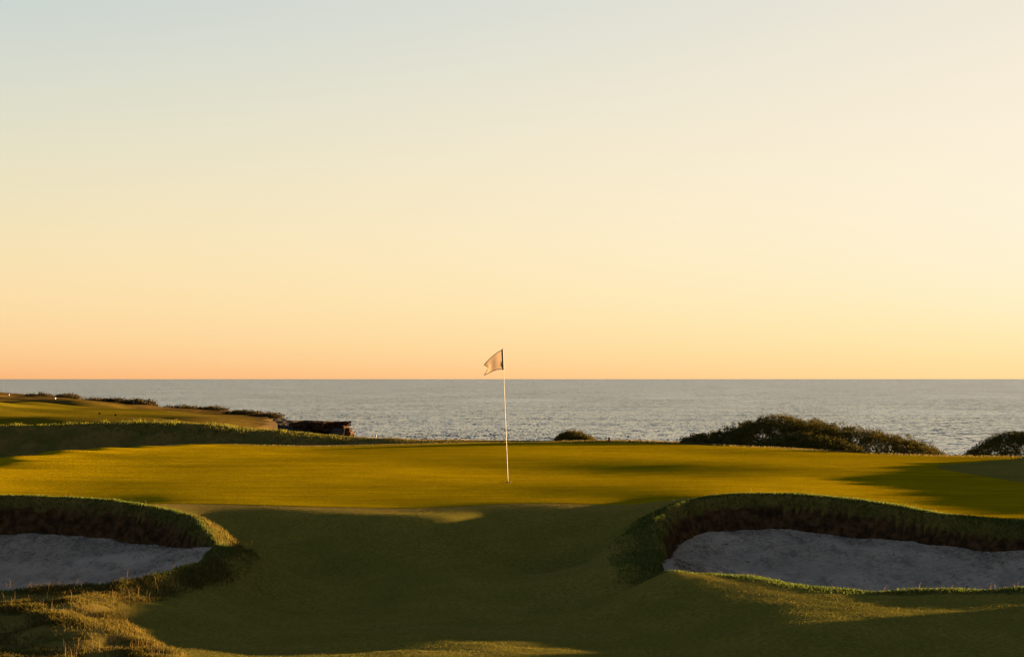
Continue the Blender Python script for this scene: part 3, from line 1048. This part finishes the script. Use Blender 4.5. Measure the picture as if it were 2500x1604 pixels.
litter(BUNK_R, GSR, SAND_R, 60000, 'dark scraps of dry thatch scattered on the sand of the right bunker', (-1, 7.5))
litter(BUNK_L, GSL, SAND_L, 60000, 'dark scraps of dry thatch scattered on the sand of the left bunker', (-8.5, 0))

# ridge behind the green
n = 90000
y = rng.uniform(47, 60, n); x = rng.uniform(-.30, .06, n) * y
gz, ro, di, sR, sL, sG = ground_at(x, y)
keep = (sG < -.15)
x, y, gz = x[keep], y[keep], gz[keep]
n = len(x)
crest = sstep(-.9, -.1, y - np.interp(x, [-14, -13, -10.7, -9, -7.9, -6.5, -5.4, -4.5, -3.5, -1.7, .6], [55.5, 55.5, 55.5, 55.5, 55.5, 55.5, 55.5, 55.5, 55.5, 56, 56]))
tall = crest * sstep(-3.5, -6.0, x)
tuft = fbm(x * 2.0, y * 2.0, 3, 41.0)
ln = (.030 + .13 * tall * np.clip(.25 + 1.5 * tuft, 0, 1.2)) * rng.uniform(.6, 1.25, n)
cl = vary(n, (.060, .054, .014), (.100, .072, .024), .35)
clt = vary(n, (.055, .070, .010), (.10, .080, .02), .3)
cl = cl * (1 - tall[:, None]) + clt * tall[:, None]
blades('ridge_grass', np.stack([x, y, gz], 1), ln, rng.uniform(.010, .020, n), rng.uniform(.3, 1.0, n), cl, 'rough grass on the long dark ridge behind the green, tall along its crest', 2)

# fringe behind the green on the right and on the bank
n = 45000
y = rng.uniform(40, 56, n); x = rng.uniform(.02, .31, n) * y
gz, ro, di, sR, sL, sG = ground_at(x, y)
keep = (sG < -.12)
x, y, gz = x[keep], y[keep], gz[keep]
n = len(x)
blades('fringe_grass', np.stack([x, y, gz], 1), rng.uniform(.03, .07, n), rng.uniform(.010, .018, n), rng.uniform(.3, 1.0, n), vary(n, (.045, .042, .012), (.085, .062, .022), .4), 'rough fringe grass along the far right edge of the green', 2)


# ------------------------------------------------------------------ shrubs
def leaf_cloud(name, pts, nrm, size, col, parent):
    n = len(pts)
    a = rng.normal(size=(n, 3)); a /= np.linalg.norm(a, axis=1)[:, None]
    d = nrm * .5 + a * .9
    d /= np.linalg.norm(d, axis=1)[:, None]
    b = np.cross(d, rng.normal(size=(n, 3))); b /= np.linalg.norm(b, axis=1)[:, None]
    L = (size * rng.uniform(.6, 1.3, n))[:, None]; Wd = L * rng.uniform(.32, .5, n)[:, None]
    V = np.stack([pts, pts + d * L * .5 + b * Wd, pts + d * L, pts + d * L * .5 - b * Wd], 1).reshape(-1, 3)
    return mesh_obj(name, V, np.arange(n * 4).reshape(n, 4), MAT_LEAF, parent, cols=np.repeat(col, 4, 0))


def shrub(label, loc, profile, depth, leaves, size, base_col, tip_col, group=None, seed=0, rag=.10, core=.80):
    """profile: list of (x offset, top height) along the shrub's width; wind-cut dome"""
    r = np.random.default_rng(seed)
    root = empty('coastal_shrub', loc)
    tag(root, label, 'shrub', group)
    pr = np.array(profile, float)
    x0, x1 = pr[0, 0], pr[-1, 0]
    # branches
    nb = int(min(7, max(3, (x1 - x0) * 1.5)))
    for k in range(nb):
        bm = bmesh.new()
        tx = x0 + (x1 - x0) * (k + .5 + r.uniform(-.3, .3)) / nb
        th = np.interp(tx, pr[:, 0], pr[:, 1]) * r.uniform(.75, .95)
        ty = r.uniform(-.35, .35) * depth
        sx = tx * .75 + r.uniform(-.1, .1)
        pts = [(sx, ty * .3, -.15), (sx * .6 + tx * .4, ty * .5, th * .3), (tx, ty * .8, th * .65), (tx + r.uniform(-.15, .15), ty, th)]
        tube(bm, pts, [.035, .028, .018, .006], 6)
        bm_obj('branch', bm, MAT_BARK, root)
    # foliage in clumps over and within the dome
    nc = max(30, leaves // 45)
    u = r.uniform(0, 1, nc); cx = x0 + (x1 - x0) * u
    v = r.uniform(-1, 1, nc)
    top = np.interp(cx, pr[:, 0], pr[:, 1]) * (1 + rag * r.normal(size=nc))
    edge = np.sqrt(np.clip(1 - v * v, 0, 1))
    w = core + (1 - core) * r.random(nc) ** .5
    inner = r.random(nc) < .35
    w = np.where(inner, r.uniform(.25, .9, nc), w)
    cz = top * edge * w
    cy = v * depth * .5
    cr = r.uniform(.07, .17, nc) * max(.8, size / .045)
    per = leaves // nc
    off = r.normal(size=(nc, per, 3)); off /= np.linalg.norm(off, axis=2)[..., None]
    off *= (r.random((nc, per, 1)) ** .45)
    P = np.stack([cx, cy, cz], 1)[:, None] + off * cr[:, None, None] * np.array([1.15, 1.0, .8])
    P = P.reshape(-1, 3)
    nr = off.reshape(-1, 3) + np.array([0, 0, .4])
    nr /= np.linalg.norm(nr, axis=1)[:, None]
    cm = np.repeat(r.normal(0, .22, nc), per)
    t = np.clip(.35 + cm + r.normal(0, .2, len(P)), 0, 1)[:, None]
    col = np.array(base_col)[None] * (1 - t) + np.array(tip_col)[None] * t
    col = col * (1 + r.uniform(-.2, .2, (len(P), 1)))
    leaf_cloud('foliage', P, nr, size, col, root)
    return root


GREENLEAF = ((.036, .033, .008), (.066, .055, .013))


def shrub_px(label, X0, d, pix, depth, leaves, size, seed, group=None, cols=GREENLEAF, rag=.055):
    """outline given along the photograph's sight lines, planted on the ground there"""
    x = (X0 - 1250) * d / F
    gz = float(ground_at(np.array([x]), np.array([float(d)]))[0][0])
    prof = [((X - X0) * d / F, max(.05, EYE - (Y - 924) * d / F - gz)) for X, Y in pix]
    return shrub(label, (x, d, gz), prof, depth, leaves, size, cols[0], cols[1], group, seed, rag)


G = 'wind-cut shrubs along the cliff top'
shrub_px('small round shrub on the skyline right of the flagstick', 1402, 56.5, [(1357, 1078), (1368, 1064), (1385, 1056), (1400, 1053), (1415, 1058), (1432, 1066), (1452, 1077)], .9, 16000, .029, 1, G)
shrub_px('low ragged left end of the big shrub mass, thin leafy sprigs against the sea', 1740, 52, [(1662, 1080), (1690, 1070), (1720, 1062), (1755, 1058), (1790, 1048), (1830, 1044)], 1.4, 25000, .030, 2, G, rag=.16)
shrub_px('tallest domed dark shrub, the peak of the big mass right of centre', 1890, 51.5, [(1770, 1068), (1800, 1050), (1830, 1032), (1860, 1023), (1890, 1020), (1925, 1021), (1960, 1028), (2000, 1034), (2030, 1042), (2050, 1060)], 2.2, 66000, .030, 3, G)
shrub_px('long low dark shrub sloping down right from the tallest one', 2150, 50.5, [(1940, 1070), (1970, 1042), (2010, 1036), (2060, 1042), (2110, 1050), (2160, 1060), (2210, 1072), (2250, 1084), (2280, 1096), (2302, 1110)], 2.0, 60000, .030, 4, G)
shrub_px('pale-topped shrub filling the front of the big mass beside the green', 1960, 49.5, [(1840, 1098), (1880, 1076), (1930, 1064), (1980, 1062), (2030, 1070), (2080, 1086), (2110, 1104)], 1.2, 30000, .029, 5, G, ((.032, .032, .009), (.068, .058, .015)))
shrub_px('dark shrub cut off by the right edge of the picture', 2520, 47.5, [(2368, 1116), (2380, 1100), (2400, 1084), (2430, 1069), (2460, 1061), (2500, 1056), (2560, 1052), (2620, 1056), (2700, 1080)], 2.2, 52000, .030, 6, G)
# shrubs on the headland's skyline
HG = 'small shrubs on the headland skyline'


def head_shrub(label, X0, d, width, height, depth, leaves, size, seed):
    x = (X0 - 1250) * d / F
    gz = float(head_z(np.array([x]), np.array([float(d)]))[0][0])
    w = width * d / F
    r = np.random.default_rng(seed)
    prof = [(w * (t - .5), height * d / F * (math.sin(math.pi * min(max(t, .04), .96)) ** .7) * r.uniform(.75, 1.1)) for t in np.linspace(0, 1, 8)]
    return shrub(label, (x, d, gz - .05), prof, depth, leaves, size, (.018, .018, .008), (.060, .040, .015), HG, seed, .12)


head_shrub('rust-tinged shrub highest up the headland skyline', 163, 240, 62, 11, 2.6, 3200, .14, 11)
head_shrub('dark little shrub just right of the rust-tinged one on the headland skyline', 225, 226, 58, 8, 2.4, 2200, .14, 12)
head_shrub('low dark shrub left of the broadest one on the headland skyline', 278, 214, 66, 8, 2.4, 2600, .14, 13)
head_shrub('broadest dark shrub on the headland skyline', 335, 203, 84, 11, 2.4, 3800, .14, 14)
head_shrub('shrub at the tip of the headland, just above the rock ledge', 597, 160, 96, 10, 2.0, 4200, .10, 15)


head_shrub('last shrub before the rock ledge, low on the headland tip', 650, 144, 76, 8, 2.0, 3200, .10, 19)
head_shrub('low scrub patch just right of the broadest shrub on the headland skyline', 440, 187, 80, 5, 2.4, 2600, .12, 16)
head_shrub('low scrub patch halfway between the broadest shrub and the headland tip', 520, 176, 70, 6, 2.2, 2600, .12, 17)
head_shrub('lowest sprawling scrub at the far left of the headland skyline', 95, 246, 60, 5, 2.4, 2200, .14, 18)


# ------------------------------------------------------------------ rock ledge over the sea
def rock_ledge():
    d = 136.0
    k = d / F
    ox, oz = (770 - 1250) * k, -3.2
    root = empty('rock_ledge', (ox, d, oz))
    tag(root, 'flat grey rock ledge with a broken brown end jutting over the sea', 'rock')
    # worn platform, tilted towards us, weathered into low steps
    xa, xb = (625 - 1250) * k - ox, (848 - 1250) * k - ox
    u = np.linspace(0, 1, 110); v = np.linspace(0, 1, 46)
    U, V = np.meshgrid(u, v)
    X = xa + (xb - xa) * U + .25 * fbm(V * 7, U * 3, 2, 2.0) * U
    Y = -3.2 + 9.5 * V * (1 - .62 * sstep(.45, 1, U))
    zt = EYE - (1027.5 - 924) * k - oz; zf = EYE - (1041 - 924) * k - oz
    Z = zf + (zt - zf) * V ** .8 - .10 * U + .10 * fbm(X * .8, Y * .5, 3, 4.0)
    st = .11
    q = Z / st; fr_ = q - np.floor(q)
    Z = (np.floor(q) + sstep(.35, .65, fr_)) * st + .03 * fbm(X * 3, Y * 3, 3, 8.0)
    n1, n2 = X.shape
    I_ = np.arange(n1 * n2).reshape(n1, n2)
    f_ = np.stack([I_[:-1, :-1], I_[:-1, 1:], I_[1:, 1:], I_[1:, :-1]], -1).reshape(-1, 4)
    Vt = np.stack([X.ravel(), Y.ravel(), Z.ravel()], 1)
    # skirt down to the water on the near side and the right end
    rim = np.concatenate([I_[0, :], I_[1:, -1]])
    low = Vt[rim].copy(); low[:, 2] = SEA_Z - oz - 1; low[:, 0] -= 5.0 * sstep(-3, 0, Vt[rim][:, 0] - xb) + .5
    b0 = len(Vt)
    ids = np.arange(len(rim))
    fs = np.stack([rim[:-1], b0 + ids[:-1], b0 + ids[1:], rim[1:]], -1)
    mesh_obj('platform', np.concatenate([Vt, low]), np.concatenate([f_, fs]), MAT_ROCK_TOP, root)
    # broken beds at the seaward end, each block on its own
    r = np.random.default_rng(9)

    def block(cx, cy, cz, sx, sy, sz, rot):
        bm = bmesh.new()
        bmesh.ops.create_cube(bm, size=1)
        bmesh.ops.subdivide_edges(bm, edges=bm.edges[:], cuts=2, use_grid_fill=True)
        for w in bm.verts:
            h = Vector((r.normal(0, .055), r.normal(0, .055), r.normal(0, .05)))
            w.co = w.co + h
            if abs(w.co.x) > .4 and abs(w.co.z) > .4:
                w.co *= r.uniform(.82, .98)
        bmesh.ops.transform(bm, matrix=Matrix.Translation((cx, cy, cz)) @ Matrix.Rotation(rot, 4, 'Z') @ Matrix.Diagonal((sx, sy, sz, 1)), verts=bm.verts)
        bm_obj('rock_block', bm, MAT_ROCK_FACE, root)

    for Yc, hpx, right in ((1033, 9, 856), (1041, 8, 849), (1048, 8, 864), (1055, 8, 857), (1062, 8, 861), (1071, 12, 852)):
        zc = EYE - (Yc - 924) * k - oz
        xr = (right + 14 - 1250) * k - ox
        back = r.uniform(0, .35)
        for m in range(7):
            wdt = r.uniform(.35, .9)
            block(xr - back - wdt / 2 - .50 * m + r.uniform(-.12, .12), -2.1 - .12 * m + r.uniform(-.35, .35), zc + r.uniform(-.03, .03), wdt, r.uniform(.7, 1.3), hpx * k * r.uniform(.75, 1.3), r.uniform(-.5, .3))
        block(xr - back - 1.2, -.6, zc, 1.9, 2.0, hpx * k, .1)
    return root


rock_ledge()

# ------------------------------------------------------------------ hole and flagstick
hole = empty('golf_hole', (CUP[0], CUP[1], CUPZ))
tag(hole, 'round cup sunk in the putting green at the foot of the flagstick', 'hole')


def ring_wall(name, r0, z0, z1, mat, parent, cap=False):
    bm = bmesh.new()
    seg = 48
    a = [bm.verts.new((r0 * math.cos(2 * math.pi * k / seg), r0 * math.sin(2 * math.pi * k / seg), z0)) for k in range(seg)]
    b = [bm.verts.new((r0 * math.cos(2 * math.pi * k / seg), r0 * math.sin(2 * math.pi * k / seg), z1)) for k in range(seg)]
    for k in range(seg):
        bm.faces.new((a[k], b[k], b[(k + 1) % seg], a[(k + 1) % seg]))
    if cap:
        bm.faces.new(b)
    return bm_obj(name, bm, mat, parent)


ring_wall('soil_wall', .0545, .006, -.026, MAT_SOIL, hole)
ring_wall('cup_liner', .053, -.026, -.12, MAT_LINER, hole, True)

k = CUP[1] / F
def fp(X, Y, dy=0.0):
    """a point of the flagstick in its own plane, relative to the foot of the pole"""
    return Vector(((X - 1250) * k - CUP[0], dy, EYE - (Y - 924) * k - CUPZ))


stick = empty('flagstick', (CUP[0], CUP[1], CUPZ))
tag(stick, 'slim white flagstick leaning slightly left with a pale swallow-tailed flag', 'flagstick')
foot, top = fp(1240, 1178), fp(1227, 853)
bm = bmesh.new()
axis_ = [foot + (top - foot) * t for t in np.linspace(-.05, 1, 12)]
tube(bm, axis_, list(np.linspace(.0070, .0046, 12)), 12)
bm_obj('pole', bm, MAT_POLE, stick, True)
ax_at = lambda Y: foot + (top - foot) * ((1178 - Y) / (1178 - 853))
bm = bmesh.new()
tube(bm, [ax_at(903.0), ax_at(902), ax_at(880), ax_at(855), ax_at(854)], [.0125, .0135, .0130, .0125, .011], 12)
bm_obj('sleeve', bm, MAT_SLEEVE, stick, True)
bm = bmesh.new()
tube(bm, [ax_at(853.5), ax_at(852.2), ax_at(851.3), ax_at(850.3)], [.005, .0075, .0070, .003], 10)
bm_obj('tip', bm, MAT_SLEEVE, stick, True)
# flag: boundary of the photograph's outline, rippling in depth
TOP = [(1226.0, 854.0), (1215, 860.2), (1205, 867.5), (1195, 876.5), (1187.5, 884.2), (1182, 890.6)]
BOT = [(1228.5, 901.8), (1219, 901.4), (1211, 902.6), (1202, 906.2), (1192, 911.0), (1182, 916.0)]
NOTCH = (1193.0, 896.2)


def along(P, t):
    P = np.array(P); s = np.linspace(0, 1, len(P))
    return np.interp(t, s, P[:, 0]), np.interp(t, s, P[:, 1])


NU, NV = 25, 17
fv = []
def fold(u, v):
    return .022 * math.sin(u * 5.2 + v * 1.6 + .3) * u ** .7 + .006 * math.sin(u * 11 - v * 3) * u + .05 * u
for j in range(NV):
    v = j / (NV - 1)
    for i in range(NU):
        u = i / (NU - 1)
        # the fly end is cut back to the notch in the middle
        cut = 1 - (1 - abs(2 * v - 1)) * .255 * u ** 3
        a = along(TOP, u); b = along(BOT, u)
        X = a[0] * (1 - v) + b[0] * v; Y = a[1] * (1 - v) + b[1] * v
        hx_ = 1226.0 * (1 - v) + 1228.5 * v
        X = hx_ + (X - hx_) * cut
        if u == 1.0 and False:
            pass
        Y = Y - (.9 * u ** 3) * (1 - abs(2 * v - 1)) * 6.5
        fv.append(fp(X, Y, fold(u, v)))
ff = [(j * NU + i, j * NU + i + 1, (j + 1) * NU + i + 1, (j + 1) * NU + i) for j in range(NV - 1) for i in range(NU - 1)]
flag = mesh_obj('flag', fv, ff, MAT_CLOTH, stick, True)
edge_idx = [i for i in range(NU)] + [j * NU + NU - 1 for j in range(1, NV)] + [(NV - 1) * NU + i for i in range(NU - 2, -1, -1)]
bm = bmesh.new()
tube(bm, [fv[i] for i in edge_idx], .0053, 6)
bm_obj('trim', bm, MAT_TRIM, flag)


def mark(pts):
    """a small printed shape on the camera side of the cloth"""
    bm = bmesh.new()
    vs_ = [bm.verts.new(fp(X, Y, -.010)) for X, Y in pts]
    f_ = bm.faces.new(vs_)
    r_ = bmesh.ops.extrude_face_region(bm, geom=[f_])
    for v_ in r_['geom']:
        if isinstance(v_, bmesh.types.BMVert):
            v_.co.y += .004
    bmesh.ops.recalc_face_normals(bm, faces=bm.faces)
    return bm


bm = mark([(1221.8, 882.6), (1224.2, 882.6), (1224.4, 885.2), (1225.0, 887.5), (1225.6, 892), (1226.0, 897.5), (1224.4, 897.5), (1223.4, 891.0), (1222.4, 887.0)])
bm_obj('emblem', bm, MAT_MARK, flag)
bm_obj('emblem', mark([(1220.6, 889.2), (1223.0, 889.4), (1223.0, 891.0), (1220.8, 891.0)]), MAT_MARK, flag)
bm_obj('emblem', mark([(1221.4, 892.4), (1223.4, 892.4), (1223.4, 894.0), (1221.4, 894.0)]), MAT_MARK, flag)

# ------------------------------------------------------------------ small markers
def gz_at(x, y, head=False):
    return float((head_z if head else ground_at)(np.array([x]), np.array([float(y)]))[0][0])


def stake(name, label, cat, X, Ytop, d, w, mat, top_mat=None):
    kk = d / F
    x = (X - 1250) * kk
    z = gz_at(x, d)
    zt = EYE - (Ytop - 924) * kk
    root = empty(name, (x, d, z))
    tag(root, label, cat)
    bm = bmesh.new()
    h = zt - z
    hw = w / 2
    prev = None
    for zz, s in ((-.1, 1), (h * .97, 1), (h, .7)):
        ring = [bm.verts.new((sx * hw * s, sy * hw * s, zz)) for sx, sy in ((-1, -1), (1, -1), (1, 1), (-1, 1))]
        if prev:
            for q in range(4):
                bm.faces.new((prev[q], prev[(q + 1) % 4], ring[(q + 1) % 4], ring[q]))
        prev = ring
    bm.faces.new(prev)
    bm_obj('post', bm, mat, root)
    bm = bmesh.new()
    bmesh.ops.create_cube(bm, size=1, matrix=Matrix.Translation((0, 0, h - .022)) @ Matrix.Diagonal((w * 1.06, w * 1.06, .018, 1)))
    bm_obj('band', bm, top_mat or mat, root)
    return root


stake('marker_stake', 'short red-brown marker post on the skyline right of the small shrub', 'post', 1487, 1068, 54, .055, MAT_RED, MAT_DARK)
stake('marker_stake', 'short white marker post on the skyline right of the rock ledge', 'post', 917, 1061, 56.5, .045, MAT_WHITE, MAT_WHITE)
stake('marker_stake', 'thin pale marker stick standing in front of the rock ledge end', 'post', 866, 1054, 56.5, .015, MAT_WHITE, MAT_DARK)


def tee_marker(label, X, Y, d, rr, mat, group):
    # stand it on the headland where that sight line first meets open ground near the given height
    ds = np.arange(70.0, 262.0, .5)
    zs = head_z((X - 1250) * ds / F, ds)[0]
    yy = 924 + (EYE - zs) * F / ds
    vis = yy < np.minimum.accumulate(np.concatenate([[1036.0], yy[:-1]])) - .02
    d = float(ds[np.argmin(np.where(vis, np.abs(yy - Y - 3), 1e3))])
    kk = d / F
    x = (X - 1250) * kk
    z = gz_at(x, d, True)
    root = empty('tee_marker', (x, d, z))
    tag(root, label, 'marker', group)
    hh = rr * 1.1
    bm = bmesh.new()
    tube(bm, [(0, 0, -.1), (0, 0, hh)], [rr * .25, rr * .2], 8)
    bm_obj('peg', bm, MAT_DARK, root)
    bm = bmesh.new()
    bmesh.ops.create_icosphere(bm, subdivisions=3, radius=rr, matrix=Matrix.Translation((0, 0, hh)) @ Matrix.Diagonal((1, 1, .85, 1)))
    bm_obj('ball', bm, mat, root, True)


tee_marker('white tee marker at the far left of the headland skyline', 22, 963, 236, .09, MAT_WHITE, 'tee markers on the headland')
tee_marker('white tee marker left of the rust-tinged shrub on the headland', 134, 972, 222, .09, MAT_WHITE, 'tee markers on the headland')
tee_marker('left one of two dark markers on the headland fairway', 243, 1010, 118, .07, MAT_DARK, 'tee markers on the headland')
tee_marker('right one of two dark markers on the headland fairway', 282, 1012, 116, .07, MAT_DARK, 'tee markers on the headland')

# dry twigs beside the right shrub
kk = 47.0 / F
gx = (2330 - 1250) * kk
root = empty('dry_twigs', (gx, 47.0, gz_at(gx, 47.0)))
tag(root, 'bare arching dry twigs between the big shrub mass and the right-hand shrub', 'twigs')
rr = random.Random(4)
zb = EYE - (1112 - 924) * kk - gz_at(gx, 47.0)
for a_, b_, hgt in ((-34, 22, .07), (-30, 8, .11), (-10, 24, .06), (-24, 30, .045), (4, 28, .10), (-38, -12, .16)):
    bm = bmesh.new()
    pts = []
    for t in np.linspace(0, 1, 7):
        pts.append(((a_ + (b_ - a_) * t) * kk, rr.uniform(-.05, .05), zb - .06 + hgt * math.sin(t * 2.6) * 1.2 + rr.uniform(-.01, .01)))
    pts.insert(0, (a_ * kk - .05, 0, -.05))
    tube(bm, pts, list(np.linspace(.012, .004, len(pts))), 5)
    bm_obj('twig', bm, MAT_DRYTWIG, root)
